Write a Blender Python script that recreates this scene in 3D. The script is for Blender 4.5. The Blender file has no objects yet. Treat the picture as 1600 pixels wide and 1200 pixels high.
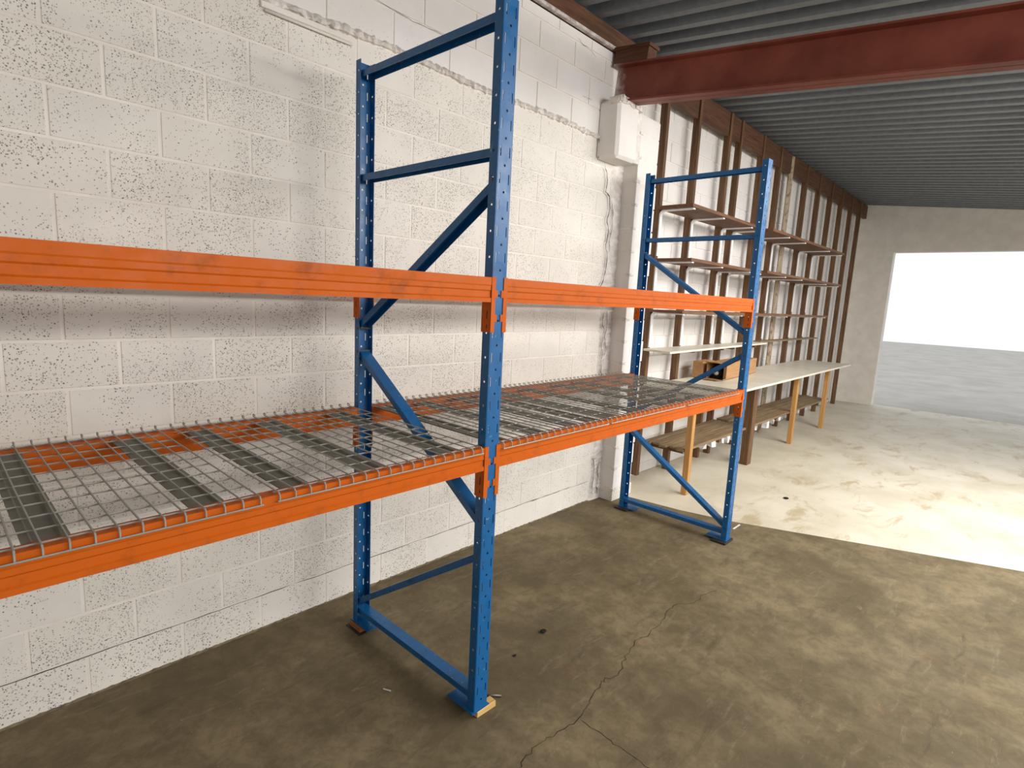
import bpy, bmesh, math, random
from mathutils import Vector, Matrix

# ------------------------------------------------------------------ camera, world, lamps, exposure
S = 1.22                      # plan units -> metres (every builder below works in plan units)
SC = bpy.context.scene
COL = SC.collection
random.seed(7)

cam_d = bpy.data.cameras.new('camera')
cam = bpy.data.objects.new('camera', cam_d)
COL.objects.link(cam)
cam_d.sensor_fit = 'HORIZONTAL'
cam_d.sensor_width = 36.0
cam_d.lens = 36.0 * 872.77 / 1600.0
cam_d.clip_start = 0.05
R = ((0.6847025, -0.7271919, 0.0487272), (-0.0790585, -0.1405693, -0.9869093), (0.7245220, 0.6718870, -0.1537389))
m = Matrix(((R[0][0], -R[1][0], -R[2][0]), (R[0][1], -R[1][1], -R[2][1]), (R[0][2], -R[1][2], -R[2][2]))).to_4x4()
m.translation = Vector((-1.3481, -1.3306, 1.5667)) * S
cam.matrix_world = m
SC.camera = cam

world = bpy.data.worlds.new('overcast_sky')
SC.world = world
world.use_nodes = True
bg = world.node_tree.nodes['Background']
bg.inputs['Color'].default_value = (0.93, 0.96, 1.0, 1)
bg.inputs['Strength'].default_value = 1.0

def area(name, loc, target, sx, sy, power, color=(1, 1, 1)):
    d = bpy.data.lights.new(name, 'AREA')
    d.shape = 'RECTANGLE'
    d.size = sx * S
    d.size_y = sy * S
    d.energy = power
    d.color = color
    o = bpy.data.objects.new(name, d)
    COL.objects.link(o)
    o.location = Vector(loc) * S
    o.rotation_euler = (Vector(target) - Vector(loc)).to_track_quat('-Z', 'Y').to_euler()
    return o

# the skylights over the right half of the hall, and the strip lamp hung across its open front side
area('skylight_lamp', (3.6, -2.4, 2.8), (3.3, -1.3, 0.0), 4.2, 1.3, 330, (1.0, 0.98, 0.94))
area('strip_lamp', (1.0, -5.0, 2.40), (0.5, 0.8, 1.25), 4.4, 0.30, 225, (1.0, 0.98, 0.95))

SC.view_settings.view_transform = 'Standard'
SC.view_settings.look = 'None'
SC.view_settings.exposure = 0.12
SC.view_settings.gamma = 1.0
SC.view_settings.use_curve_mapping = False
SC.cycles.use_denoising = True
SC.cycles.max_bounces = 8

# ------------------------------------------------------------------ materials
def srgb(r, g, b):
    f = lambda c: (c / 255 / 12.92) if c <= 10 else ((c / 255 + 0.055) / 1.055) ** 2.4
    return (f(r), f(g), f(b), 1)

class NT:
    def __init__(s, name):
        s.m = bpy.data.materials.new(name)
        s.m.use_nodes = True
        s.t = s.m.node_tree
        s.b = s.t.nodes['Principled BSDF']
        s.pos = s.n('ShaderNodeNewGeometry').outputs['Position']
    def n(s, kind, **kw):
        x = s.t.nodes.new(kind)
        for k, v in kw.items():
            if hasattr(x, k) and k not in ('inputs',):
                setattr(x, k, v)
        return x
    def put(s, sock, v):
        if hasattr(v, 'is_linked'):
            s.t.links.new(v, sock)
        else:
            sock.default_value = v
    def scale(s, vec, sc, rot=(0, 0, 0)):
        x = s.n('ShaderNodeMapping')
        s.put(x.inputs['Vector'], vec)
        x.inputs['Scale'].default_value = sc
        x.inputs['Rotation'].default_value = rot
        return x.outputs[0]
    def noise(s, sc=5, detail=4, rough=0.55, vec=None, dist=0):
        x = s.n('ShaderNodeTexNoise')
        s.put(x.inputs['Vector'], vec or s.pos)
        x.inputs['Scale'].default_value = sc
        x.inputs['Detail'].default_value = detail
        x.inputs['Roughness'].default_value = rough
        x.inputs['Distortion'].default_value = dist
        return x.outputs['Fac']
    def voro(s, sc=50, vec=None, out='Distance', feature='F1'):
        x = s.n('ShaderNodeTexVoronoi')
        x.feature = feature
        s.put(x.inputs['Vector'], vec or s.pos)
        x.inputs['Scale'].default_value = sc
        return x.outputs[out]
    def ramp(s, v, lo, hi, a=0.0, b=1.0):
        x = s.n('ShaderNodeMapRange')
        x.interpolation_type = 'SMOOTHSTEP'
        s.put(x.inputs['Value'], v)
        for k, val in (('From Min', lo), ('From Max', hi), ('To Min', a), ('To Max', b)):
            s.put(x.inputs[k], val)
        return x.outputs['Result']
    def math(s, op, a, b=0.0):
        x = s.n('ShaderNodeMath')
        x.operation = op
        s.put(x.inputs[0], a)
        s.put(x.inputs[1], b)
        return x.outputs[0]
    def mix(s, f, a, b):
        x = s.n('ShaderNodeMix')
        x.data_type = 'RGBA'
        s.put(x.inputs[0], f)
        s.put(x.inputs[6], a)
        s.put(x.inputs[7], b)
        return x.outputs[2]
    def rand(s):
        return s.n('ShaderNodeObjectInfo').outputs['Random']
    def bump(s, h, strength=0.3, dist=0.01):
        x = s.n('ShaderNodeBump')
        x.inputs['Strength'].default_value = strength
        x.inputs['Distance'].default_value = dist
        s.put(x.inputs['Height'], h)
        s.t.links.new(x.outputs[0], s.b.inputs['Normal'])
    def done(s, color, rough=0.6, metal=0.0, spec=None):
        s.put(s.b.inputs['Base Color'], color)
        s.put(s.b.inputs['Roughness'], rough)
        s.put(s.b.inputs['Metallic'], metal)
        if spec is not None:
            s.b.inputs['Specular IOR Level'].default_value = spec
        return s.m

def paint(name, col, dark, rough, amount=0.35, chips=None, spec=0.5):
    q = NT(name)
    g = q.ramp(q.noise(9, 6, 0.65), 0.5, 0.75, 0, amount)
    c = q.mix(g, col, dark)
    g2 = q.ramp(q.noise(1.0, 7, 0.7, vec=q.scale(q.pos, (14, 14, 60))), 0.62, 0.72, 0, amount)
    c = q.mix(g2, c, dark)
    if chips:
        k = q.ramp(q.noise(38, 3, 0.6), 0.67, 0.72, 0, 0.8)
        c = q.mix(k, c, chips)
    q.bump(q.noise(60, 2), 0.05, 0.002)
    return q.done(c, q.ramp(q.noise(14, 4), 0.3, 0.7, rough - 0.08, rough + 0.12), 0, spec)

BLUE = paint('blue_rack_paint', srgb(12, 90, 146), srgb(24, 50, 66), 0.34, 0.4, srgb(110, 140, 150))
ORANGE = paint('orange_beam_paint', srgb(194, 90, 10), srgb(104, 58, 28), 0.5, 0.5, None, 0.2)

def galv(name, a, b, rough, metal):
    q = NT(name)
    c = q.mix(q.noise(18, 5, 0.6), a, b)
    return q.done(c, rough, metal)
WIRE = galv('galvanised_wire', srgb(176, 174, 166), srgb(134, 132, 124), 0.45, 0.2)
CHANNEL = galv('galvanised_channel', srgb(126, 124, 110), srgb(98, 96, 84), 0.55, 0.2)
ROOF = galv('galvanised_roof_sheet', srgb(134, 140, 144), srgb(100, 104, 108), 0.5, 0.2)
STRAP = galv('white_painted_steel', srgb(246, 244, 242), srgb(236, 232, 230), 0.5, 0.0)
STEEL = galv('bare_steel', srgb(120, 110, 98), srgb(88, 78, 66), 0.45, 0.7)
DARKSTEEL = galv('dark_steel_plate', srgb(58, 50, 44), srgb(40, 34, 30), 0.6, 0.3)

def block_mat(name, white, speck, density, bumps=0.5):
    q = NT(name)
    r = q.rand()
    patch = q.noise(3.0, 4, 0.6)
    dens = q.math('ADD', q.ramp(patch, 0.38, 0.64, 0.08, 1.0), q.math('MULTIPLY', q.math('SUBTRACT', r, 0.45), 0.5))
    sx = q.n('ShaderNodeSeparateXYZ')
    q.put(sx.inputs[0], q.pos)
    dens = q.math('MULTIPLY', dens, q.ramp(sx.outputs['X'], 0.7, 2.2, 1.0, 0.45))   # thicker paint towards the corner
    dens = q.math('MULTIPLY', dens, density)
    pits = None
    for sc, big in ((80, 0.37), (130, 0.40)):
        v = q.voro(sc)
        sep = q.n('ShaderNodeSeparateColor')
        q.put(sep.inputs[0], q.voro(sc, out='Color'))
        keep = q.ramp(q.math('SUBTRACT', dens, sep.outputs[0]), -0.05, 0.05)
        size = q.math('MULTIPLY', sep.outputs[1], big)
        dot = q.ramp(v, q.math('MULTIPLY', size, 0.5), q.math('ADD', size, 0.06), 1, 0)
        pit = q.math('MULTIPLY', q.math('MULTIPLY', dot, keep), q.ramp(sep.outputs[2], 0.0, 1.0, 0.45, 1.0))
        pits = pit if pits is None else q.math('MAXIMUM', pits, pit)
    tone = q.mix(q.ramp(q.noise(1.7, 5, 0.6), 0.3, 0.7), white, tuple(x * 0.88 for x in white[:3]) + (1,))
    tone = q.mix(q.math('MULTIPLY', r, 0.22), tone, srgb(218, 210, 194))
    c = q.mix(q.math('MULTIPLY', pits, 0.95), tone, speck)
    h = q.math('SUBTRACT', q.math('MULTIPLY', q.noise(70, 4, 0.7), 0.5), pits)
    q.bump(h, bumps, 0.003)
    return q.done(c, 0.75, 0, 0.3)
BLOCK = block_mat('white_painted_block', srgb(234, 228, 219), srgb(84, 80, 75), 1.0, 0.4)
SMOOTHBLOCK = block_mat('smooth_white_block', srgb(236, 231, 227), srgb(130, 126, 120), 0.18, 0.25)

def plain(name, a, b, sc=6, rough=0.7, bump=0.2, dist=0.004, bsc=40):
    q = NT(name)
    c = q.mix(q.ramp(q.noise(sc, 6, 0.6), 0.3, 0.7), a, b)
    q.bump(q.noise(bsc, 5, 0.65), bump, dist)
    return q.done(c, rough, 0, 0.3)
MORTAR = plain('white_painted_mortar', srgb(237, 231, 222), srgb(226, 219, 209), 5, 0.75, 0.35)
ROUGHMORTAR = plain('rough_white_mortar', srgb(234, 228, 222), srgb(206, 198, 190), 14, 0.8, 0.7, 0.008, 30)
CRACK = plain('dark_crack', srgb(66, 60, 54), srgb(40, 36, 32), 30, 0.9, 0.1)
FLOORCRACK = plain('floor_crack', srgb(58, 48, 34), srgb(44, 36, 26), 30, 0.9, 0.1)
WHITEBOARD = plain('white_laminate', srgb(228, 222, 206), srgb(214, 206, 188), 3, 0.4, 0.04)
def red_steel():
    q = NT('red_oxide_steel')
    c = q.mix(q.ramp(q.noise(3, 6, 0.6), 0.3, 0.7), srgb(136, 72, 56), srgb(112, 54, 42))
    sp = q.n('ShaderNodeSeparateXYZ')
    q.put(sp.inputs[0], q.pos)
    e = q.math('ADD', sp.outputs['Y'], q.math('MULTIPLY', q.noise(9, 5, 0.7), 0.22))
    c = q.mix(q.ramp(e, 1.06 * S, 1.19 * S, 0, 0.92), c, srgb(222, 214, 210))   # wall paint sprayed over the beam end
    q.bump(q.noise(40, 5, 0.65), 0.12, 0.004)
    return q.done(c, 0.5, 0, 0.3)
RED = red_steel()
SKIN = plain('overspray_white', srgb(214, 208, 204), srgb(160, 140, 132), 18, 0.7, 0.2)
LUMP = plain('white_scrap', srgb(222, 220, 220), srgb(180, 176, 176), 12, 0.8, 0.3)
PEBBLE = plain('dark_debris', srgb(34, 30, 26), srgb(20, 18, 16), 30, 0.9, 0.2)

def wood(name, a, b, axis='z', rough=0.6, sc=1.0, spots=None):
    q = NT(name)
    st = {'x': (3, 40, 40), 'y': (40, 3, 40), 'z': (40, 40, 3)}[axis]
    g = q.noise(sc, 5, 0.6, vec=q.scale(q.pos, st), dist=0.6)
    c = q.mix(q.ramp(g, 0.3, 0.7), a, b)
    c = q.mix(q.math('MULTIPLY', q.rand(), 0.3), c, b)
    if spots:
        c = q.mix(q.ramp(q.noise(16, 5, 0.7), 0.52, 0.6, 0, 0.8), c, spots)
    q.bump(g, 0.15, 0.003)
    return q.done(c, rough, 0, 0.3)
STUD = wood('brown_timber', srgb(122, 90, 62), srgb(84, 60, 40), 'z')
PLATE = wood('brown_plate_timber', srgb(104, 70, 48), srgb(70, 46, 32), 'x')
PLATEY = wood('brown_packer_timber', srgb(104, 66, 46), srgb(72, 44, 32), 'y')
SHELFWOOD = wood('brown_shelf_board', srgb(126, 90, 64), srgb(96, 66, 46), 'x')
SLAT = wood('grey_brown_slat', srgb(150, 128, 98), srgb(112, 92, 68), 'x')
PINE = wood('pale_pine', srgb(198, 152, 92), srgb(172, 124, 70), 'z')
SHIM = wood('blond_shim', srgb(220, 186, 122), srgb(188, 148, 88), 'x')
PACKER = wood('orange_packer_wood', srgb(176, 110, 56), srgb(126, 76, 38), 'y')
POLE = wood('weathered_post', srgb(186, 172, 150), srgb(150, 132, 108), 'z', 0.8, 1.0, srgb(116, 92, 72))
CARD = wood('brown_cardboard', srgb(182, 142, 100), srgb(164, 124, 84), 'x', 0.8)

def floor_mat():
    q = NT('worn_concrete')
    base = q.mix(q.ramp(q.noise(1.3, 8, 0.62, dist=0.4), 0.34, 0.68), srgb(98, 86, 62), srgb(136, 121, 92))
    mid = q.ramp(q.noise(4.2, 8, 0.7), 0.42, 0.66, 0, 0.55)
    c = q.mix(mid, base, srgb(92, 80, 60))
    st = q.noise(1.0, 7, 0.72, vec=q.scale(q.pos, (2.2, 9.0, 1), (0, 0, math.radians(14))), dist=0.5)
    c = q.mix(q.ramp(st, 0.56, 0.70, 0, 0.5), c, srgb(66, 58, 45))
    st2 = q.noise(1.0, 8, 0.75, vec=q.scale(q.pos, (3.2, 15.0, 1), (0, 0, math.radians(-8))), dist=0.8)
    c = q.mix(q.ramp(st2, 0.54, 0.74, 0, 0.45), c, srgb(160, 148, 124))
    c = q.mix(q.ramp(q.noise(2.6, 6, 0.7), 0.62, 0.74, 0, 0.5), c, srgb(140, 98, 66))
    c = q.mix(q.ramp(q.noise(11, 10, 0.78, dist=0.5), 0.40, 0.62, 0, 0.45), c, srgb(84, 72, 52))
    fine = q.noise(45, 5, 0.8)
    c = q.mix(q.ramp(fine, 0.62, 0.75, 0, 0.35), c, srgb(66, 58, 46))
    c = q.mix(q.ramp(q.noise(70, 2, 0.5), 0.76, 0.80, 0, 0.8), c, srgb(200, 192, 176))
    q.bump(q.math('ADD', q.noise(8, 6, 0.6), q.math('MULTIPLY', fine, 0.4)), 0.15, 0.006)
    return q.done(c, q.ramp(q.noise(2.0, 6, 0.7), 0.3, 0.7, 0.6, 0.85), 0, 0.25)
FLOOR = floor_mat()

def white_floor():
    q = NT('worn_white_floor_paint')
    c = q.mix(q.ramp(q.noise(1.6, 7, 0.6), 0.35, 0.7), srgb(214, 206, 188), srgb(196, 186, 164))
    w = q.ramp(q.noise(1.0, 8, 0.72, vec=q.scale(q.pos, (1.6, 3.4, 1)), dist=0.7), 0.52, 0.66, 0, 0.75)
    sepx = q.n('ShaderNodeSeparateXYZ')
    q.put(sepx.inputs[0], q.pos)
    w = q.math('MULTIPLY', w, q.ramp(sepx.outputs['Y'], 0.15, 0.75, 1, 0.1))
    c = q.mix(w, c, srgb(172, 152, 118))
    q.bump(q.noise(12, 5), 0.1, 0.004)
    return q.done(c, 0.5, 0, 0.35)
WFLOOR = white_floor()

# ------------------------------------------------------------------ geometry helpers
def finish(name, bm, mat, parent=None, smooth=False, loc=None):
    """One mesh object; bm holds absolute plan coordinates."""
    base = Vector((0, 0, 0))
    p = parent
    while p is not None:
        base += Vector(p['_at'])
        p = p.parent
    at = Vector(loc) if loc is not None else Vector((0, 0, 0))
    bmesh.ops.translate(bm, verts=bm.verts, vec=-(base + at))
    bmesh.ops.scale(bm, verts=bm.verts, vec=(S, S, S))
    bmesh.ops.recalc_face_normals(bm, faces=bm.faces)
    me = bpy.data.meshes.new(name)
    bm.to_mesh(me)
    bm.free()
    if smooth:
        for f in me.polygons:
            f.use_smooth = True
    me.materials.append(mat)
    o = bpy.data.objects.new(name, me)
    COL.objects.link(o)
    o['_at'] = tuple(at)
    o.location = at * S
    if parent is not None:
        o.parent = parent
    return o

def tag(o, label, cat, group=None):
    o['label'] = label
    o['category'] = cat
    if group:
        o['group'] = group
    return o

def empty(name, at, kind=None):
    o = bpy.data.objects.new(name, None)
    COL.objects.link(o)
    o.empty_display_size = 0.05
    o['_at'] = tuple(at)
    o.location = Vector(at) * S
    if kind:
        o['kind'] = kind
    return o

def thing(name, label, cat, at, group=None):
    return tag(empty(name, at), label, cat, group)

def dup(root, at, rz=0.0, label=None, group=None):
    def cp(o, parent):
        c = o.copy()
        COL.objects.link(c)
        c.parent = parent
        for ch in o.children:
            cp(ch, c)
        return c
    r = cp(root, None)
    r.location = Vector(at) * S
    r['_at'] = tuple(at)
    r.rotation_euler = (0, 0, rz)
    if label:
        r['label'] = label
    if group:
        r['group'] = group
    return r

def box(bm, x0, x1, y0, y1, z0, z1, bev=0.0, jit=0.0):
    vs = [bm.verts.new((x, y, z)) for z in (z0, z1) for y in (y0, y1) for x in (x0, x1)]
    if jit:
        for v in vs:
            v.co += Vector([random.uniform(-jit, jit) for _ in range(3)])
    idx = ((0, 1, 3, 2), (4, 6, 7, 5), (0, 4, 5, 1), (2, 3, 7, 6), (0, 2, 6, 4), (1, 5, 7, 3))
    fs = [bm.faces.new([vs[i] for i in f]) for f in idx]
    if bev:
        es = list({e for f in fs for e in f.edges})
        bmesh.ops.bevel(bm, geom=es, offset=bev, segments=1, affect='EDGES')

def bx(name, ext, mat, parent=None, bev=0.0, jit=0.0, loc=None):
    bm = bmesh.new()
    box(bm, *ext, bev=bev, jit=jit)
    return finish(name, bm, mat, parent, loc=loc)

def extrude(bm, prof, a, b, up=None, caps=True):
    """Sweep a closed 2D profile [(u,v)] from a to b; u along side axis, v along up axis."""
    a, b = Vector(a), Vector(b)
    d = (b - a).normalized()
    upv = Vector(up) if up is not None else Vector((0, 0, 1))
    side = d.cross(upv).normalized()
    upv = side.cross(d).normalized()
    ra = [bm.verts.new(a + side * u + upv * v) for u, v in prof]
    rb = [bm.verts.new(b + side * u + upv * v) for u, v in prof]
    n = len(prof)
    for i in range(n):
        bm.faces.new((ra[i], ra[(i + 1) % n], rb[(i + 1) % n], rb[i]))
    if caps:
        bm.faces.new(ra[::-1])
        bm.faces.new(rb)

def tube(bm, pts, r, sides=6):
    pts = [Vector(p) for p in pts]
    rings = []
    for i, p in enumerate(pts):
        d = (pts[min(i + 1, len(pts) - 1)] - pts[max(i - 1, 0)]).normalized()
        ref = Vector((0, 0, 1)) if abs(d.z) < 0.9 else Vector((0, 1, 0))
        if abs(d.x) < 0.5:
            ref = Vector((1, 0, 0))
        u = d.cross(ref).normalized()
        w = d.cross(u).normalized()
        rings.append([bm.verts.new(p + (u * math.cos(2 * math.pi * k / sides) + w * math.sin(2 * math.pi * k / sides)) * r) for k in range(sides)])
    for a, b in zip(rings, rings[1:]):
        for k in range(sides):
            bm.faces.new((a[k], a[(k + 1) % sides], b[(k + 1) % sides], b[k]))
    bm.faces.new(rings[0][::-1])
    bm.faces.new(rings[-1])

def uchannel(w, h, t):
    """inverted U, open below; origin at the middle of its height"""
    a, b = w / 2, h / 2
    return [(-a, -b), (-a, b), (a, b), (a, -b), (a - t, -b), (a - t, b - t), (-a + t, b - t), (-a + t, -b)]

# ------------------------------------------------------------------ setting: floor
def poly_prism(bm, pts, z0, z1):
    lo = [bm.verts.new((x, y, z0)) for x, y in pts]
    hi = [bm.verts.new((x, y, z1)) for x, y in pts]
    n = len(pts)
    bm.faces.new(lo[::-1])
    bm.faces.new(hi)
    for i in range(n):
        bm.faces.new((lo[i], lo[(i + 1) % n], hi[(i + 1) % n], hi[i]))

bm = bmesh.new()
box(bm, -3.4, 10.2, -5.2, 1.3, -0.15, 0.0)
floor = finish('floor', bm, FLOOR)
floor['kind'] = 'structure'
edge = [(2.525, 1.0), (2.54, 0.93), (2.60, 0.50), (2.70, 0.12), (2.87, -0.29), (3.25, -1.2), (3.9, -2.8), (4.8, -5.2)]
bm = bmesh.new()
poly_prism(bm, [(2.525, 1.25)] + edge + [(10.2, -5.2), (10.2, 1.25)], -0.01, 0.0016)
finish('painted_area', bm, WFLOOR, floor)

def ribbon(bm, pts, w, nrm, lift, jit=0.004, sub=3):
    """a thin crack: a jittered strip of varying width lying on a plane"""
    nrm = Vector(nrm)
    fine = []
    for a, b in zip(pts, pts[1:]):
        a, b = Vector(a), Vector(b)
        for k in range(sub):
            q = a.lerp(b, k / sub)
            if k:
                q += Vector([random.uniform(-jit, jit) for _ in range(3)])
            fine.append(q)
    fine.append(Vector(pts[-1]))
    prev = None
    for i, q in enumerate(fine):
        d = (fine[min(i + 1, len(fine) - 1)] - fine[max(i - 1, 0)])
        side = d.cross(nrm).normalized() * w * random.uniform(0.35, 1.0) * (0.2 if i in (0, len(fine) - 1) else 1)
        q = q - nrm * (q.dot(nrm) - Vector(pts[0]).dot(nrm)) + nrm * lift
        cur = (bm.verts.new(q + side), bm.verts.new(q - side))
        if prev:
            bm.faces.new((prev[0], cur[0], cur[1], prev[1]))
        prev = cur

for pts, w in (([(-0.069, -0.265), (-0.012, -0.246), (0.067, -0.245), (0.149, -0.254), (0.261, -0.268), (0.324, -0.257), (0.389, -0.236), (0.478, -0.219), (0.512, -0.213), (0.573, -0.232), (0.655, -0.211), (0.738, -0.187), (0.852, -0.156), (0.949, -0.177), (1.107, -0.158), (1.205, -0.136), (1.313, -0.142), (1.388, -0.197), (1.507, -0.193), (1.627, -0.223)], 0.0019),
               ([(0.263, -0.276), (0.256, -0.331), (0.259, -0.416), (0.257, -0.47), (0.255, -0.522), (0.25, -0.60), (0.21, -0.8)], 0.0016)):
    bm = bmesh.new()
    ribbon(bm, [(x, y, 0) for x, y in pts], w, (0, 0, 1), 0.0006, 0.010, 4)
    finish('crack', bm, FLOORCRACK, floor)

# ------------------------------------------------------------------ setting: the block wall behind the rack
WY = 1.083
wall = empty('wall_left', (0, WY, 0), 'structure')
bx('wall_core', (-3.4, 2.36, WY + 0.0024, 1.3, -0.02, 3.272), MORTAR, wall)
JOINTS = [0.0, 0.166, 0.336, 0.503, 0.670, 0.838, 1.006, 1.176, 1.344, 1.503, 1.668, 1.836, 2.004, 2.168, 2.340, 2.512, 2.688]

def block_mesh(name, w, h, dep, bev, mat):
    bm = bmesh.new()
    box(bm, 0, w, 0, dep, 0, h)
    es = [e for e in bm.edges if all(abs(v.co.y) < 1e-6 for v in e.verts)]
    bmesh.ops.bevel(bm, geom=es, offset=bev, segments=1, affect='EDGES')
    bmesh.ops.scale(bm, verts=bm.verts, vec=(S, S, S))
    bmesh.ops.recalc_face_normals(bm, faces=bm.faces)
    me = bpy.data.meshes.new(name)
    bm.to_mesh(me)
    bm.free()
    me.materials.append(mat)
    return me

_cache = {}
def put_block(parent, x0, x1, y, z0, z1, mat, dep=0.02, jy=0.0006, bev=0.0016):
    key = (round(x1 - x0, 3), round(z1 - z0, 3), mat.name, dep)
    if key not in _cache:
        _cache[key] = block_mesh('block', x1 - x0, z1 - z0, dep, bev, mat)
    o = bpy.data.objects.new('block', _cache[key])
    COL.objects.link(o)
    at = Vector((x0, y + random.uniform(-jy, jy), z0)) - Vector(parent['_at'])
    o['_at'] = tuple(at)
    o.location = at * S
    o.rotation_euler = (random.uniform(-.002, .002), 0, random.uniform(-.002, .002))
    o.parent = parent
    return o

G = 0.0050                    # half a joint
def course(parent, xa, xb, y, z0, z1, pitch, phase, mat, **kw):
    k = math.floor((xa - phase) / pitch)
    while True:
        x0 = phase + k * pitch
        x1 = x0 + pitch
        k += 1
        if x1 <= xa + 0.03:
            continue
        if x0 >= xb - 0.03:
            break
        put_block(parent, max(x0, xa) + G, min(x1, xb) - G, y, z0 + G, z1 - G, mat, **kw)

for i, (a, b) in enumerate(zip(JOINTS, JOINTS[1:])):
    ph = -0.043 if i % 2 == 0 else -0.205
    course(wall, -1.963 if i % 2 == 0 else -2.125, 2.30, WY + (0.0012 if i == 0 else 0), a, b, 0.32, ph, BLOCK)
UP = [2.700, 2.866, 3.050, 3.204, 3.272]
for i, (a, b) in enumerate(zip(UP, UP[1:])):
    course(wall, -1.9, 2.33, WY - 0.003, a, b, 0.345, (1.345, 1.522)[i % 2 == 1], SMOOTHBLOCK, dep=0.03)

# sloppy mortar ledge under the upper courses
bm = bmesh.new()
prev = None
for k in range(340):
    x = -3.0 + k * 0.0149
    c = 2.693 + 0.008 * math.sin(x * 5.1) + random.uniform(-0.004, 0.004)
    t = random.uniform(0.008, 0.020)
    out = random.uniform(0.008, 0.034)
    cur = [bm.verts.new((x, WY + 0.006, c + t + 0.012)), bm.verts.new((x, WY - out * 0.6, c + t * 0.8)),
           bm.verts.new((x, WY - out, c + random.uniform(-0.004, 0.004))), bm.verts.new((x, WY - out * 0.55, c - t * 0.8)), bm.verts.new((x, WY + 0.006, c - t))]
    if prev:
        for q in range(4):
            bm.faces.new((prev[q], cur[q], cur[q + 1], prev[q + 1]))
    prev = cur
finish('mortar_ledge', bm, ROUGHMORTAR, wall)

# rough mortar strip in the corner beside the pillar, with its cracks
bm = bmesh.new()
prev = None
for k in range(160):
    z = 0.0 + k * 0.0165
    x0 = 2.215 + 0.02 * math.sin(z * 2.7) + random.uniform(-0.012, 0.012)
    cur = [bm.verts.new((x0 - 0.02, WY + 0.004, z)), bm.verts.new((x0 + 0.02, WY - random.uniform(0.003, 0.012), z)),
           bm.verts.new((x0 + 0.06, WY - random.uniform(0.004, 0.016), z)), bm.verts.new((2.345, WY - random.uniform(0.004, 0.018), z))]
    if prev:
        for q in range(3):
            bm.faces.new((prev[q], cur[q], cur[q + 1], prev[q + 1]))
    prev = cur
finish('corner_mortar', bm, ROUGHMORTAR, wall)
CY = WY - 0.019
for pts, w in (([(1.985, 2.68), (2.02, 2.64), (2.03, 2.60), (2.00, 2.55)], 0.004),
               ([(2.09, 2.52), (2.12, 2.47), (2.13, 2.40), (2.12, 2.34), (2.17, 2.32), (2.19, 2.24), (2.16, 2.16), (2.19, 2.08), (2.17, 1.98), (2.20, 1.90), (2.19, 1.80), (2.17, 1.72), (2.13, 1.66), (2.12, 1.56)], 0.0035),
               ([(2.2, 2.30), (2.235, 2.22), (2.235, 2.10), (2.215, 2.0), (2.23, 1.93)], 0.0025),
               ([(2.22, 1.50), (2.20, 1.42), (2.23, 1.33), (2.21, 1.25), (2.23, 1.18), (2.22, 1.10), (2.24, 1.0), (2.23, 0.9)], 0.003),
               ([(2.25, 1.50), (2.26, 1.38), (2.24, 1.30), (2.27, 1.22), (2.25, 1.15)], 0.0022),
               ([(2.21, 0.36), (2.225, 0.30), (2.23, 0.22), (2.22, 0.12), (2.24, 0.05)], 0.0035),
               ([(2.30, 0.33), (2.285, 0.26), (2.30, 0.18), (2.28, 0.10), (2.31, 0.04)], 0.003)):
    bm = bmesh.new()
    ribbon(bm, [(x, CY, z) for x, z in pts], w * 1.5, (0, -1, 0), 0.0, 0.008, 3)
    finish('crack', bm, CRACK, wall)
for pts in ([(-0.06, 2.905), (0.15, 2.878), (0.34, 2.866), (0.46, 2.862), (0.62, 2.86), (0.72, 2.85)], [(1.70, 3.225), (1.78, 3.205), (1.86, 3.20), (1.93, 3.175)], [(1.80, 2.905), (1.86, 2.90), (1.90, 2.905)]):
    bm = bmesh.new()
    ribbon(bm, [(x, WY - 0.0042, z) for x, z in pts], 0.0013, (0, -1, 0), 0.0, 0.006, 3)
    finish('crack', bm, CRACK, wall)
# dark line along the joint above the lowest course
for xa in (-1.3, -0.2, 0.75, 1.5):
    bm = bmesh.new()
    xb = min(xa + 1.08, 2.2)
    ribbon(bm, [(xa + (xb - xa) * t / 8, WY - 0.0012, 0.1645 + random.uniform(-.002, .002)) for t in range(9)], 0.0018, (0, -1, 0), 0.0, 0.0015, 3)
    finish('crack', bm, CRACK, wall)
# mortar crust where the wall meets the floor
bm = bmesh.new()
prev = None
for k in range(300):
    x = -3.0 + k * 0.0178
    t = random.uniform(0.003, 0.009)
    cur = [bm.verts.new((x, WY + 0.004, t + 0.004)), bm.verts.new((x, WY - t * 0.5, t * 0.6)), bm.verts.new((x, WY - t, -0.002))]
    if prev:
        for q in range(2):
            bm.faces.new((prev[q], cur[q], cur[q + 1], prev[q + 1]))
    prev = cur
finish('mortar_crust', bm, plain('dusty_crust', srgb(128, 116, 94), srgb(92, 82, 64), 20, 0.9, 0.5), wall)

# painted-over conduit clipped under the ledge
t = thing('wall_conduit', 'thin white painted conduit fixed to the wall under the mortar ledge', 'conduit', (-0.11, WY, 2.656))
bx('cover_strip', (-0.315, 0.088, WY - 0.014, WY + 0.002, 2.648, 2.672), MORTAR, t, 0.003)
bm = bmesh.new()
tube(bm, [(-0.30, WY - 0.012, 2.640), (0.088, WY - 0.012, 2.641)], 0.006, 8)
finish('pipe', bm, MORTAR, t, True)

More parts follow.
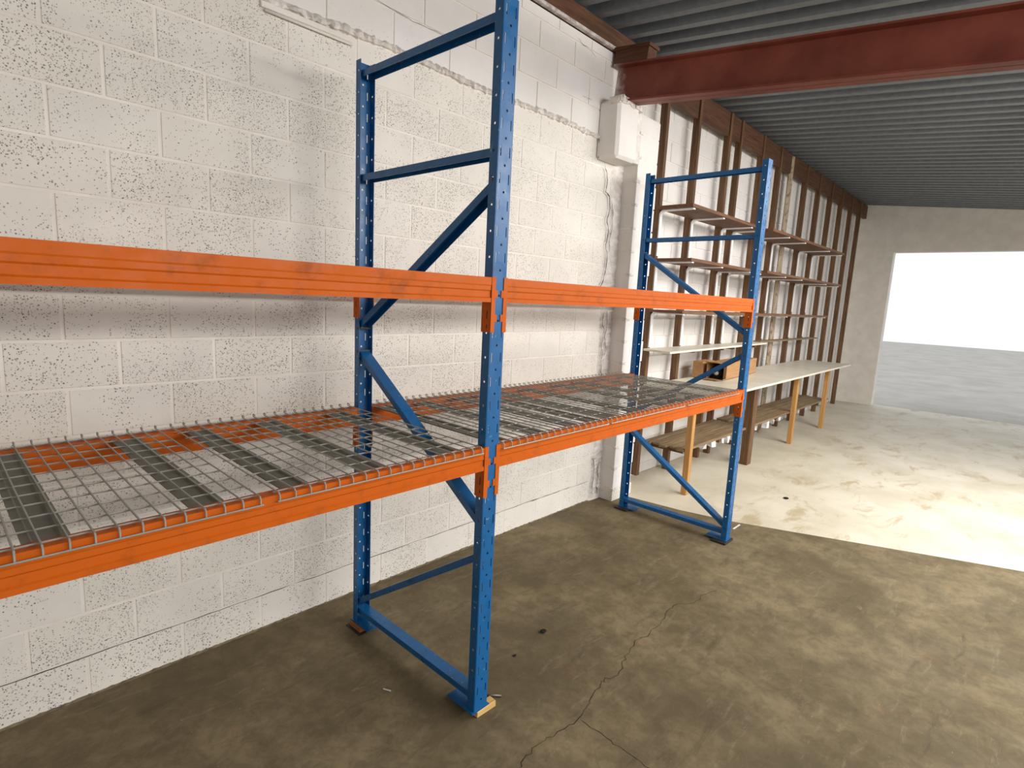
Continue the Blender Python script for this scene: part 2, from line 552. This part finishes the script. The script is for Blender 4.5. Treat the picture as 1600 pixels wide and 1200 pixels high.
# ------------------------------------------------------------------ setting: pillar, padstone, back wall
pil = empty('pillar', (2.34, 0.95, 0), 'structure')
bx('pillar_core', (2.3415, 2.605, 0.9515, 1.22, -0.02, 2.905), MORTAR, pil)
PJ = [0.0, 0.10] + [0.10 + 0.1675 * k for k in range(1, 17)] + [2.905]
for a, b in zip(PJ, PJ[1:]):
    jl, jr = random.uniform(-0.0008, 0.0008), random.uniform(-0.018, 0.012)
    bm = bmesh.new()
    box(bm, 2.340 + jl, 2.622 + jr, 0.950 + random.uniform(-.0008, .0008), 1.20, a + 0.004, b - 0.004, bev=0.003, jit=0.0008)
    finish('block', bm, SMOOTHBLOCK if b > 0.12 else BLOCK, pil)
for zj in PJ[1:-1]:
    bm = bmesh.new()
    for k in range(2):
        x = 2.335 + random.uniform(-0.008, 0.006)
        box(bm, x, x + random.uniform(0.02, 0.05), 0.944, 0.97, zj - random.uniform(0.004, 0.012), zj + random.uniform(0.003, 0.010), jit=0.004)
    finish('mortar_squeeze', bm, ROUGHMORTAR, pil)
# padstone that carries the steel beam
bm = bmesh.new()
box(bm, 2.0, 2.262, 0.915, WY + 0.01, 2.544, 2.925, bev=0.02, jit=0.006)
finish('padstone', bm, SMOOTHBLOCK, pil)
bm = bmesh.new()
box(bm, 2.262, 2.345, 0.945, WY + 0.01, 2.56, 2.905, bev=0.004, jit=0.004)
finish('padstone_infill', bm, ROUGHMORTAR, pil)
bm = bmesh.new()
for k in range(34):
    u = k / 33
    x = 1.99 + u * 0.30
    s_ = random.uniform(0.008, 0.022)
    box(bm, x - s_, x + s_, 0.905 + random.uniform(0, .02), 1.0, 2.905 + random.uniform(-.015, .0), 2.935 + random.uniform(-.02, .01) , jit=0.006)
finish('mortar_bed', bm, ROUGHMORTAR, pil)

back = empty('wall_back', (2.4, 1.2, 0), 'structure')
bx('wall_core', (2.36, 10.2, 1.206, 1.3, -0.02, 3.46), MORTAR, back)
rows = [0.0, 0.10] + [0.10 + 0.168 * k for k in range(1, 20)] + [3.42]
for i, (a, b) in enumerate(zip(rows, rows[1:])):
    course(back, 2.62, 6.46 if i % 2 else 6.62, 1.2, a, b, 0.32, 2.62 if i % 2 else 2.78, SMOOTHBLOCK, dep=0.02, jy=0.0020, bev=0.004)
bm = bmesh.new()
for i, (a, b) in enumerate(zip(rows, rows[1:])):
    x = 6.46 if i % 2 else 6.62
    while x < 10.0:
        box(bm, x + G, min(x + 0.32, 10.1) - G, 1.2, 1.21, a + G, b - G)
        x += 0.32
far = finish('far_blocks', bm, SMOOTHBLOCK, back)
far['kind'] = 'stuff'

# unseen end wall; its open doorway is invented to let daylight in
end = empty('wall_right', (10.0, 0, 0), 'structure')
bx('wall_panel', (10.0, 10.2, 0.62, 1.25, -0.02, 3.45), MORTAR, end)
bx('wall_panel', (10.0, 10.2, -5.2, -4.2, -0.02, 3.2), MORTAR, end)
bx('lintel', (10.0, 10.2, -4.2, 0.62, 2.62, 3.40), MORTAR, end)
front = empty('wall_front_added', (-3.4, 0, 0), 'structure')  # unseen wall, added to keep sky light out and darken the left
bx('wall_core', (-3.6, -3.4, -5.2, 1.3, -0.02, 3.45), MORTAR, front)
bx('ground', (10.2, 40, -20, 15, -0.2, -0.02), plain('outside_concrete', srgb(190, 186, 178), srgb(172, 168, 160), 1.0, 0.8, 0.1))['kind'] = 'structure'

# ------------------------------------------------------------------ setting: roof
SL = 0.105
def zr(y):                    # underside of the roof pans
    return 3.405 + SL * (y - 1.06)
roof = empty('ceiling', (0, 1.2, 3.4), 'structure')
bm = bmesh.new()
P = 0.187
prof = []
x = -3.6 + 0.02
while x < 10.2:
    prof += [(x, 0.0), (x + 0.060, 0.0), (x + 0.074, 0.075), (x + 0.173, 0.075)]
    x += P
for (xa, ha), (xb, hb) in zip(prof, prof[1:]):
    v = [bm.verts.new((xa, 1.28, zr(1.28) + ha)), bm.verts.new((xb, 1.28, zr(1.28) + hb)), bm.verts.new((xb, -5.2, zr(-5.2) + hb)), bm.verts.new((xa, -5.2, zr(-5.2) + ha))]
    bm.faces.new(v)
bmesh.ops.remove_doubles(bm, verts=bm.verts, dist=1e-5)
o = finish('roof_sheet', bm, ROOF, roof)
sm = o.modifiers.new('thickness', 'SOLIDIFY')
sm.thickness = 0.0015
sm.offset = 1

# timber plate along the top of the rack wall
tr = empty('trim_1', (0, 1.06, 3.28), 'structure')
bm = bmesh.new()
extrude(bm, [(-0.10, 0.0), (0.028, 0.0), (0.028, 0.118), (-0.10, 0.128)], (-3.4, WY, 3.284), (2.66, WY, 3.284))
finish('wall_plate', bm, PLATE, tr)
bx('painted_edge', (-3.4, 2.3, 1.0545, 1.085, 3.279, 3.300), SKIN, tr, 0.002)

# red steel roof beam
beam = thing('roof_beam', 'red oxide steel roof beam resting on the white padstone', 'beam', (2.15, 1.0, 2.92))
def zb(y):
    return 2.893 + SL * (y - 0.65)
X1, X2 = 2.09, 2.215
XM = (X1 + X2) / 2
for nm, pr in (('web', [(-0.004, 0.0), (0.004, 0.0), (0.004, 0.245), (-0.004, 0.245)]),
               ('bottom_flange', [(-0.0625, 0.0), (0.0625, 0.0), (0.0625, 0.012), (-0.0625, 0.012)]),
               ('top_flange', [(-0.0625, 0.233), (0.0625, 0.233), (0.0625, 0.245), (-0.0625, 0.245)])):
    bm = bmesh.new()
    extrude(bm, pr, (XM, 1.075, zb(1.075)), (XM, -5.2, zb(-5.2)))
    finish(nm, bm, RED, beam)
pk = thing('timber_packer', 'short brown timber packer lying on the red roof beam at the wall', 'timber block', (2.15, 0.95, 3.17))
bm = bmesh.new()
extrude(bm, [(-0.055, 0.0), (0.05, 0.0), (0.05, 0.085), (-0.055, 0.085)], (XM, 1.06, zb(1.06) + 0.247), (XM, 0.80, zb(0.80) + 0.247))
finish('packer_block', bm, PLATEY, pk)
bm = bmesh.new()
extrude(bm, [(-0.065, 0.0), (0.062, 0.0), (0.062, 0.02), (-0.065, 0.02)], (XM, 1.07, zb(1.07) + 0.333), (XM, 0.78, zb(0.78) + 0.333))
finish('packer_lid', bm, PLATEY, pk)

# ------------------------------------------------------------------ rack frames
W2, D2, T = 0.033, 0.0364, 0.0022
HF = 2.453                    # upright height

def upright_bm(cy, sgn):
    """Perforated C upright; web outwards at y = cy, lips towards sgn."""
    bm = bmesh.new()
    r = 0.003
    fl = D2
    # developed strip: flange, corner, web, corner, flange
    us, kinds = [], []
    hole_f = 0.018
    cols = [0, hole_f - 0.0045, hole_f + 0.0045, fl - r, fl - 0.3 * r, fl + r]
    web0 = fl
    for q in (0.0105, 0.0145, 0.0285, 0.0375, 0.0515, 0.0555):
        cols.append(web0 + q)
    webend = web0 + 2 * W2
    cols += [webend - r, webend + 0.3 * r, webend + r, webend + fl - hole_f - 0.0045, webend + fl - hole_f + 0.0045, webend + fl]
    def xy(u):
        if u <= fl - r:
            p = (-W2, fl - u)
        elif u < fl:
            p = (-W2 + 0.0006, 0.0012)
        elif u <= fl + r:
            p = (-W2 + r, 0)
        elif u <= webend - r:
            p = (-W2 + (u - web0), 0)
        elif u < webend + r:
            p = (W2 - 0.0006, 0.0012)
        else:
            p = (W2, u - webend)
        return p[0], cy + sgn * p[1]
    pts = [xy(u) for u in cols]
    # rows
    zs, tagrow = [0.0], []
    pitch = 0.0833
    z = 0.030
    while z + pitch < HF:
        # round web hole centred at z+0.008; slot + flange hole centred at z+0.05
        for a, kind in ((z + 0.0035, 'p'), (z + 0.0125, 'w'), (z + 0.034, 'p'), (z + 0.0455, 's'), (z + 0.0545, 'sf'), (z + 0.066, 's')):
            zs.append(a)
            tagrow.append(kind)
        z += pitch
    zs.append(HF)
    tagrow.append('p')
    grid = [[bm.verts.new((x, y, zz)) for (x, y) in pts] for zz in zs]
    slotc, webc, flc = (6, 10), (8,), (1, 15)
    def octa(i, j):
        c = [grid[i][j], grid[i][j + 1], grid[i + 1][j + 1], grid[i + 1][j]]
        mid = sum((v.co for v in c), Vector()) / 4
        eu = (c[1].co - c[0].co) / 2
        ev = (c[3].co - c[0].co) / 2
        ring = []
        for k in range(8):
            a = math.pi * (-0.75 + k * 0.25)
            ring.append(bm.verts.new(mid + eu * 0.98 * math.cos(a) + ev * 0.98 * math.sin(a)))
        for k in range(4):
            n = (k + 1) % 4
            bm.faces.new((c[k], c[n], ring[2 * n], ring[2 * k + 1]))
            bm.faces.new((c[k], ring[2 * k + 1], ring[2 * k]))
    for i, kind in enumerate(tagrow):
        for j in range(len(cols) - 1):
            if j in slotc and kind in ('s', 'sf'):
                continue
            if (j in webc and kind == 'w') or (j in flc and kind == 'sf'):
                octa(i, j)
                continue
            bm.faces.new((grid[i][j], grid[i][j + 1], grid[i + 1][j + 1], grid[i + 1][j]))
    return bm

DEP = 0.84
BASE_Z = 0.031
def shiftz(bm, dz):
    bmesh.ops.translate(bm, verts=bm.verts, vec=(0, 0, dz))
    return bm

frame = thing('rack_frame', 'tall blue pallet rack frame standing on wood packers nearest the camera', 'rack frame', (0, DEP / 2, BASE_Z), 'blue rack frames')
for cy, sg in ((0, 1), (DEP, -1)):
    o = finish('upright', shiftz(upright_bm(cy, sg), BASE_Z + 0.0), BLUE, frame)
    sm = o.modifiers.new('sheet', 'SOLIDIFY')
    sm.thickness = T * S
    sm.offset = 0
    sy = 1 if cy == 0 else -1
    bm = bmesh.new()
    box(bm, -0.045, 0.042, cy - 0.004 if sy > 0 else cy - 0.14, cy + 0.14 if sy > 0 else cy + 0.004, BASE_Z - 0.005, BASE_Z)
    finish('base_plate', bm, BLUE, frame)
CH = uchannel(0.050, 0.026, 0.0022)
ya, yb = 0.012, DEP - 0.012
for zc in (0.078, 2.026, 2.431):
    bm = bmesh.new()
    extrude(bm, CH, (0, ya, zc), (0, yb, zc))
    finish('horizontal_brace', bm, BLUE, frame)
for (y0, z0), (y1, z1) in (((ya, 1.935), (yb, 1.405)), ((yb, 1.295), (ya, 0.752)), ((ya, 0.645), (yb, 0.112))):
    bm = bmesh.new()
    extrude(bm, CH, (0, y0, z0), (0, y1, z1))
    finish('diagonal_brace', bm, BLUE, frame)
# pad ends where the diagonals are bolted into the uprights
for y, z in ((0.818, 1.30), (0.022, 0.64), (0.818, 1.40), (0.022, 1.94)):
    bm = bmesh.new()
    tube(bm, [(-0.036, y, z), (0.036, y, z)], 0.006, 6)
    finish('bolt', bm, STEEL, frame)

L = 2.309
dup(frame, (L, DEP / 2, 0.019), math.pi, 'tall blue pallet rack frame at the far end, white floor behind it')
dup(frame, (-L, DEP / 2, 0.0065), math.pi, 'blue pallet rack frame carrying the near end of the left bay')

# packers under the feet
t = tag(bx('wood_packer', (-0.020, 0.078, -0.006, 0.030, 0.0, 0.0255), SHIM, None, 0.002, 0.001), 'blond wood packer under the front foot of the near blue frame', 'packer')
t = thing('wood_packer', 'orange brown wood packer under the rear foot of the near blue frame', 'packer', (0, 0.80, 0))
bx('block', (-0.052, 0.042, 0.748, 0.840, 0.003, 0.0255), PACKER, t, 0.002, 0.001)
bx('base_board', (-0.066, 0.056, 0.735, 0.850, 0.0, 0.003), DARKSTEEL, t)
for y0, y1, lab in ((-0.014, 0.088, 'front'), (0.750, 0.856, 'rear')):
    tag(bx('steel_shim', (L - 0.075, L + 0.06, y0, y1, 0.0, 0.0135), DARKSTEEL, None, 0.002),
        'dark steel shim plate under the %s foot of the far blue frame' % lab, 'shim')

# ------------------------------------------------------------------ rack beams
BH = 0.0812
LB = L - 2 * W2 - 0.006
BP = [(0.0, 0.0), (0.0, 0.013), (0.0045, 0.017), (0.0045, 0.036), (0.0015, 0.040), (0.0015, 0.053), (0.0, 0.057), (0.0, BH),
      (0.041, BH), (0.041, 0.0)]
def make_beam(label):
    t = thing('rack_beam', label, 'rack beam', (0, 0, 0), 'orange rack beams')
    bm = bmesh.new()
    x0, x1 = -LB / 2 + 0.002, LB / 2 - 0.002
    ra = [bm.verts.new((x0, y - 0.003, z)) for y, z in BP]
    rb = [bm.verts.new((x1, y - 0.003, z)) for y, z in BP]
    n = len(BP)
    for i in range(n):
        bm.faces.new((ra[i], ra[(i + 1) % n], rb[(i + 1) % n], rb[i]))
    bm.faces.new(ra)
    bm.faces.new(rb[::-1])
    finish('rail', bm, ORANGE, t)
    for s in (-1, 1):
        bm = bmesh.new()
        xs = s * LB / 2
        top, bot = BH + 0.002, -0.100
        # side plate against the upright flange (with a slot and a pin hole, built as strips)
        def strip(x_, y0, y1, z0, z1, th=0.003):
            box(bm, min(x_, x_ + s * th), max(x_, x_ + s * th), y0, y1, z0, z1)
        xin = xs - s * 0.001
        for y0, y1, z0, z1 in ((-0.004, 0.012, bot, top), (0.018, 0.041, bot, top), (0.012, 0.018, -0.028, top), (0.012, 0.018, -0.075, -0.055), (0.012, 0.018, bot, -0.086)):
            strip(xin, y0, y1, z0, z1)
        # front lip that wraps over the face of the upright, with hooked tabs
        xa, xb = xin, xs + s * 0.017
        box(bm, min(xa, xb), max(xa, xb), -0.0042, -0.0012, bot, top)
        for zt in (0.030, -0.050):
            xc = xs + s * 0.0275
            box(bm, min(xb, xc), max(xb, xc), -0.0040, -0.0014, zt - 0.014, zt + 0.010)
        finish('end_bracket', bm, ORANGE, t)
    return t

ZU, ZL = 1.5460, 0.9680
XB = {'left': -L / 2, 'right': L / 2}
first = None
for zname, z in (('upper', ZU), ('lower', ZL)):
    for side in ('left', 'right'):
        for fr in ('front', 'rear'):
            lab = {('upper', 'left', 'front'): 'upper orange front beam left of the near blue frame, black scuff marks',
                   ('upper', 'right', 'front'): 'upper orange front beam between the near and far blue frames',
                   ('upper', 'left', 'rear'): 'upper orange rear beam by the wall, left of the near blue frame',
                   ('upper', 'right', 'rear'): 'upper orange rear beam by the wall, between the two blue frames',
                   ('lower', 'left', 'front'): 'lower orange front beam under the wire decks left of the near frame',
                   ('lower', 'right', 'front'): 'lower orange front beam under the wire decks between both frames',
                   ('lower', 'left', 'rear'): 'lower orange rear beam under the wire decks left of the near frame',
                   ('lower', 'right', 'rear'): 'lower orange rear beam under the wire decks between both frames'}[(zname, side, fr)]
            at = (XB[side], 0 if fr == 'front' else DEP, z)
            rz = 0 if fr == 'front' else math.pi
            if first is None:
                first = make_beam(lab)
                first.location = Vector(at) * S
                first['_at'] = at
            else:
                dup(first, at, rz, lab)

# ------------------------------------------------------------------ wire mesh decks
ZT = ZL + BH                  # top of the lower beams
RW = 0.0023
def make_deck(label, n, chans):
    """deck from x = 0 to n*pitch; y in rack coordinates; z from the beam top"""
    p = 0.0411
    w = n * p
    t = thing('wire_deck', label, 'wire deck', (0, 0, 0), 'wire decks on the lower beams')
    bm = bmesh.new()
    for k in range(n + 1):
        x = k * p
        j = random.uniform(-0.002, 0.002)
        tube(bm, [(x, -0.0105, -0.0145), (x, -0.0105, 0.000), (x + j * 0.2, -0.006, 0.0062), (x + j, 0.40, 0.0064), (x, 0.846, 0.0066), (x, 0.853, 0.0085), (x, 0.856, 0.0125), (x, 0.853, 0.016), (x, 0.846, 0.0165), (x, 0.838, 0.0125)], RW, 5)
    ys = [0.018 + 0.0825 * k for k in range(10)] + [0.835]
    for y in ys:
        tube(bm, [(-0.006, y, 0.0024), (w / 2, y + random.uniform(-.002, .002), 0.0024), (w + 0.006, y, 0.0024)], RW, 5)
    tube(bm, [(-0.006, -0.0137, -0.0140), (w + 0.006, -0.0137, -0.0140)], RW, 5)
    finish('wire_mesh', bm, WIRE, t)
    for c in chans:
        bm = bmesh.new()
        a = 0.038
        pr = [(-a, 0.0), (-a, -0.004), (-a + 0.012, -0.004), (-a + 0.016, -0.008), (a - 0.016, -0.008), (a - 0.012, -0.004), (a, -0.004), (a, 0.0),
              (a - 0.014, 0.0), (a - 0.018, -0.0045), (-a + 0.018, -0.0045), (-a + 0.014, 0.0)]
        extrude(bm, pr, (c, 0.043, -0.0002), (c, DEP - 0.043, -0.0002))
        finish('support_channel', bm, CHANNEL, t)
    return t
CHN = [0.062, 0.300, 0.595]
d0 = make_deck('first wire deck left of the near blue frame, its right edge at the frame', 17, CHN)
d0.location = Vector((-0.756, 0, ZT)) * S
d0['_at'] = (-0.756, 0, ZT)
dup(d0, (-1.502, 0, ZT), 0, 'second wire deck left of the near blue frame, across a narrow gap')
dup(d0, (-2.248, 0, ZT), 0, 'third wire deck left of the near blue frame, at the outer end of the bay')
d1 = make_deck('wire deck in the right bay directly beside the near blue frame', 16, [0.030, 0.245, 0.465, 0.62])
d1.location = Vector((0.050, 0, ZT)) * S
d1['_at'] = (0.050, 0, ZT)
dup(d0, (0.738, 0, ZT), 0, 'middle one of the three wire decks between the two blue frames')
d2 = dup(d0, (1.478, 0, ZT), 0, 'wire deck in the right bay directly beside the far blue frame')

# ------------------------------------------------------------------ timber stud frame against the back wall
YS = 1.075
studs = thing('stud_frame', 'brown timber stud frame standing against the far white block wall', 'stud frame', (2.9, YS, 0))
XS = [2.92, 3.49, 4.14, 4.41, 5.02, 5.58, 6.57, 7.16, 7.75, 8.34, 8.93, 9.5]
for x in XS:
    bm = bmesh.new()
    box(bm, x, x + 0.043, YS, YS + 0.062, 0.0 if x != 2.92 else 0.06, zr(YS) - 0.006, bev=0.002, jit=0.002)
    finish('stud', bm, STUD, studs)
xs = [2.70] + XS + [10.0]
for a, b in zip(xs, xs[1:]):
    bm = bmesh.new()
    box(bm, a + (0.045 if a in XS else 0), b - 0.002, YS + 0.014, YS + 0.06, 3.185, zr(YS) - 0.01, jit=0.003)
    finish('top_plate', bm, PLATE, studs)
bm = bmesh.new()
rr = []
for k in range(13):
    z = 0.002 + k * (zr(1.05) - 0.02) / 12
    cx, cyy = 6.02 + random.uniform(-.006, .006), 1.104
    rr.append([bm.verts.new((cx + math.cos(a * math.pi / 5) * 0.060, cyy + math.sin(a * math.pi / 5) * 0.025, z)) for a in range(10)])
for a, b in zip(rr, rr[1:]):
    for k in range(10):
        bm.faces.new((a[k], a[(k + 1) % 10], b[(k + 1) % 10], b[k]))
bm.faces.new(rr[0][::-1])
bm.faces.new(rr[-1])
finish('weathered_stud', bm, POLE, studs)['label'] = 'mottled pale weathered stud'

# ------------------------------------------------------------------ wall shelves
def shelf(label, x0, x1, yf, zu, th, studx, mat=SHELFWOOD, yf2=None, drop=0.37):
    t = thing('wall_shelf', label, 'shelf', ((x0 + x1) / 2, YS, zu), 'shelves on the stud wall')
    bm = bmesh.new()
    poly_prism(bm, [(x0, YS - 0.004), (x0, yf), (x1, yf2 if yf2 is not None else yf), (x1, YS - 0.004)], zu, zu + th)
    finish('board', bm, mat, t)
    for x in studx:
        w = 0.018
        xc = x + 0.024
        pts = []
        r = 0.035
        prof_o = [(yf + 0.015, zu - 0.001), (YS - 0.001 - r, zu - 0.001)] + [(YS - 0.001 - r + r * math.sin(a), zu - 0.001 - r + r * math.cos(a)) for a in (0.4, 0.8, 1.2)] + [(YS - 0.001, zu - r - 0.001), (YS - 0.001, zu - drop)]
        prof_i = [(yf + 0.015, zu - 0.011), (YS - 0.010 - r, zu - 0.011)] + [(YS - 0.010 - r + r * math.sin(a), zu - 0.011 - r + r * math.cos(a)) for a in (0.4, 0.8, 1.2)] + [(YS - 0.010, zu - r - 0.011), (YS - 0.010, zu - drop)]
        bm = bmesh.new()
        ring = prof_o + prof_i[::-1]
        va = [bm.verts.new((xc - w, y, z)) for y, z in ring]
        vb = [bm.verts.new((xc + w, y, z)) for y, z in ring]
        n = len(prof_o)
        N = len(ring)
        for i in range(N):
            bm.faces.new((va[i], va[(i + 1) % N], vb[(i + 1) % N], vb[i]))
        for i in range(n - 1):
            for v in (va, vb):
                bm.faces.new((v[i], v[i + 1], v[N - 2 - i], v[N - 1 - i]))
        finish('bracket', bm, STRAP, t)
    return t
A = XS[:4]
B = XS[4:8]
shelf('topmost brown shelf board, left length, hung on white strap brackets', 2.885, 4.47, 0.765, 2.332, 0.026, A)
shelf('topmost brown shelf board, right length beyond the far blue frame', 4.50, 7.25, 0.70, 2.332, 0.026, B)
shelf('second brown shelf board from the top, left length', 2.885, 4.42, 0.735, 1.916, 0.024, A)
shelf('second brown shelf board from the top, right length beyond the far frame', 4.44, 7.25, 0.69, 1.922, 0.024, B)
shelf('third brown shelf board from the top, left length just below the orange beam', 2.885, 4.42, 0.77, 1.500, 0.022, A, drop=0.30)
shelf('third brown shelf board from the top, right length beyond the far frame', 4.46, 7.25, 0.80, 1.500, 0.022, B, drop=0.28)
t = thing('wall_shelf', 'white laminate shelf board above the cardboard cartons', 'shelf', (4.0, YS, 1.18), 'shelves on the stud wall')
bm = bmesh.new()
poly_prism(bm, [(2.85, YS - 0.004), (2.80, 0.80), (5.32, 0.915), (5.32, YS - 0.004)], 1.175, 1.192)
finish('board', bm, WHITEBOARD, t)
for x in A[1:] + B[:1]:
    bm = bmesh.new()
    box(bm, x, x + 0.04, 0.93, YS - 0.002, 1.145, 1.174, bev=0.002)
    finish('bearer', bm, STUD, t)
tag(bx('wall_shelf', (5.33, 7.6, 0.985, YS - 0.003, 1.185, 1.203), SLAT), 'narrow grey brown ledge board continuing beyond the white shelf', 'shelf', 'shelves on the stud wall')

# ------------------------------------------------------------------ workbench
bench = thing('workbench', 'long white topped workbench on timber legs along the stud wall', 'workbench', (4.5, 0.75, 0))
bm = bmesh.new()
poly_prism(bm, [(2.90, YS - 0.003), (2.90, 0.40), (7.4, 0.47), (7.4, YS - 0.003)], 0.862, 0.882)
bmesh.ops.bevel(bm, geom=[e for e in bm.edges if all(v.co.y < 0.5 for v in e.verts)], offset=0.006, segments=2, affect='EDGES')
finish('worktop', bm, WHITEBOARD, bench)
for x0, x1, y0, y1, mt in ((2.945, 2.995, 0.615, 0.665, PINE), (4.30, 4.40, 0.62, 0.70, STUD), (5.66, 5.72, 0.62, 0.67, PINE), (7.0, 7.06, 0.63, 0.68, PINE)):
    o = bx('leg', (x0, x1, y0, y1, 0.0016, 0.861), mt, bench, 0.003, 0.001)
    if mt == STUD:
        o['label'] = 'thick dark brown leg'
bx('ledger', (2.97, 7.4, YS - 0.042, YS - 0.002, 0.80, 0.861), PLATE, bench)
bx('front_rail', (2.95, 7.3, 0.672, 0.712, 0.80, 0.861), PLATE, bench)
low = empty('lower_shelf', (0, 0, 0))
low.parent = bench
low['_at'] = tuple(-Vector(bench['_at']))
low.location = Vector(low['_at']) * S
def slats(xa, xb, n, za):
    for k in range(n):
        y0 = 0.672 + k * 0.0805
        bm = bmesh.new()
        box(bm, xa + random.uniform(-0.04, 0.02), xb + random.uniform(-0.03, 0.03), y0, y0 + 0.068, za, za + 0.018 + random.uniform(0, 0.004), bev=0.002, jit=0.002)
        finish('slat', bm, SLAT, low)
slats(2.97, 4.44, 5, 0.362)
slats(4.50, 7.3, 5, 0.365)
for x in (3.05, 3.70, 4.20, 4.62, 5.25, 5.80, 6.9):
    bm = bmesh.new()
    box(bm, x, x + 0.04, 0.69, YS - 0.01, 0.318, 0.361, bev=0.002)
    finish('bearer', bm, STUD, low)
for x in (3.04, 3.33, 3.52, 3.75, 3.86, 4.0, 4.56, 4.9, 5.1, 5.3):
    bm = bmesh.new()
    a = random.uniform(0.03, 0.07)
    h = random.uniform(0.03, 0.075)
    box(bm, x, x + a, 0.675, 0.72, 0.360 - h, 0.360, jit=0.010)
    o = finish('white_scrap', bm, LUMP, low)

# ------------------------------------------------------------------ cartons on the bench
def carton(name, label, c, ux, lx, ly, h, open_end=False):
    z0 = 0.8860
    t = thing(name, label, 'carton', (c[0], c[1], z0))
    d = Vector((math.cos(ux), math.sin(ux), 0))
    e = Vector((-d.y, d.x, 0))
    def P3(a, b, z):
        return Vector((c[0], c[1], z0 + z)) + d * a + e * b
    def panel(nm, q, th):
        bm = bmesh.new()
        n = (q[1] - q[0]).cross(q[3] - q[0]).normalized() * th
        a = [bm.verts.new(v) for v in q]
        b = [bm.verts.new(v + n) for v in q]
        bm.faces.new(a)
        bm.faces.new(b[::-1])
        for i in range(4):
            bm.faces.new((a[i], a[(i + 1) % 4], b[(i + 1) % 4], b[i]))
        return finish(nm, bm, CARD, t)
    x, y = lx / 2, ly / 2
    panel('bottom_panel', [P3(-x, -y, 0), P3(x, -y, 0), P3(x, y, 0), P3(-x, y, 0)], 0.003)
    panel('side_panel', [P3(-x, -y, 0), P3(x, -y, 0), P3(x, -y, h), P3(-x, -y, h)], -0.003)
    panel('side_panel', [P3(-x, y, 0), P3(x, y, 0), P3(x, y, h), P3(-x, y, h)], 0.003)
    panel('top_panel', [P3(-x, -y, h), P3(x, -y, h), P3(x, y, h), P3(-x, y, h)], 0.003)
    panel('end_panel', [P3(x, -y, 0), P3(x, y, 0), P3(x, y, h), P3(x, -y, h)], 0.003)
    if open_end:
        panel('flap', [P3(-x, -y, 0), P3(-x, y, 0), P3(-x - 0.10, y, 0.004), P3(-x - 0.10, -y + .02, 0.004)], 0.003)
        panel('flap', [P3(-x, -y, 0.01), P3(-x, -y, h), P3(-x - 0.02, -y - 0.03, h * .96), P3(-x - 0.02, -y - 0.03, 0.02)], 0.003)
        panel('flap', [P3(-x, -y, h), P3(-x, y, h), P3(-x - 0.11, y + 0.02, h + 0.022), P3(-x - 0.11, -y + .03, h + 0.016)], 0.003)
    else:
        panel('end_panel', [P3(-x, -y, 0), P3(-x, y, 0), P3(-x, y, h), P3(-x, -y, h)], -0.003)
    return t
carton('carton', 'small closed cardboard carton at the wall end of the bench', (3.93, 1.012, 0), 0.0, 0.26, 0.095, 0.155)
carton('carton', 'long cardboard carton with an open flapped end on the white bench', (4.34, 0.885, 0), 0.075, 1.04, 0.165, 0.155, True)
t = thing('packing_roll', 'dark roll lying inside the open end of the long carton', 'roll', (4.0, 0.86, 0.89))
bm = bmesh.new()
tube(bm, [(3.86, 0.845, 0.945), (4.3, 0.875, 0.945)], 0.05, 14)
finish('roll_body', bm, PEBBLE, t, True)
bm = bmesh.new()
tube(bm, [(3.845, 0.844, 0.945), (3.868, 0.8455, 0.945)], 0.02, 12)
finish('roll_core', bm, LUMP, t, True)

# ------------------------------------------------------------------ small things on the floor
bm = bmesh.new()
tube(bm, [(0.060, 0.092, 0.006), (0.128, 0.012, 0.006)], 0.005, 8)
tag(finish('steel_bar', bm, STEEL, None, True), 'short steel bar lying on the floor beside the near front foot', 'steel bar')
def lump(name, x, y, s, mat, label, cat, flat=0.5, z=0.0):
    bm = bmesh.new()
    bmesh.ops.create_icosphere(bm, subdivisions=2, radius=1)
    for v in bm.verts:
        v.co *= random.uniform(0.85, 1.12)
        v.co = Vector((x + v.co.x * s, y + v.co.y * s * 0.75, z + (v.co.z * 0.95 + 0.98) * s * flat))
    tag(finish(name, bm, mat), label, cat)
lump('floor_debris', 0.585, 0.180, 0.017, PEBBLE, 'small black lump on the concrete right of the near frame', 'debris', 0.45)
lump('floor_debris', 0.355, 0.152, 0.009, PEBBLE, 'tiny black speck on the concrete close to the near front foot', 'debris', 0.3)
lump('floor_debris', 3.575, 0.020, 0.030, PEBBLE, 'dark scrap lying on the worn white floor', 'debris', 0.12, 0.0016)
bm = bmesh.new()
tube(bm, [(-0.185, 0.365, 0.003), (-0.170, 0.335, 0.003)], 0.0025, 6)
tag(finish('paint_chip', bm, LUMP), 'tiny white chip on the floor behind the near bottom brace', 'debris')
tag(bx('paint_scrap', (2.56, 2.68, 0.055, 0.068, 0.0, 0.003), LUMP, None, 0.001, 0.001), 'white paint scrap on the concrete beside the far front foot', 'debris')
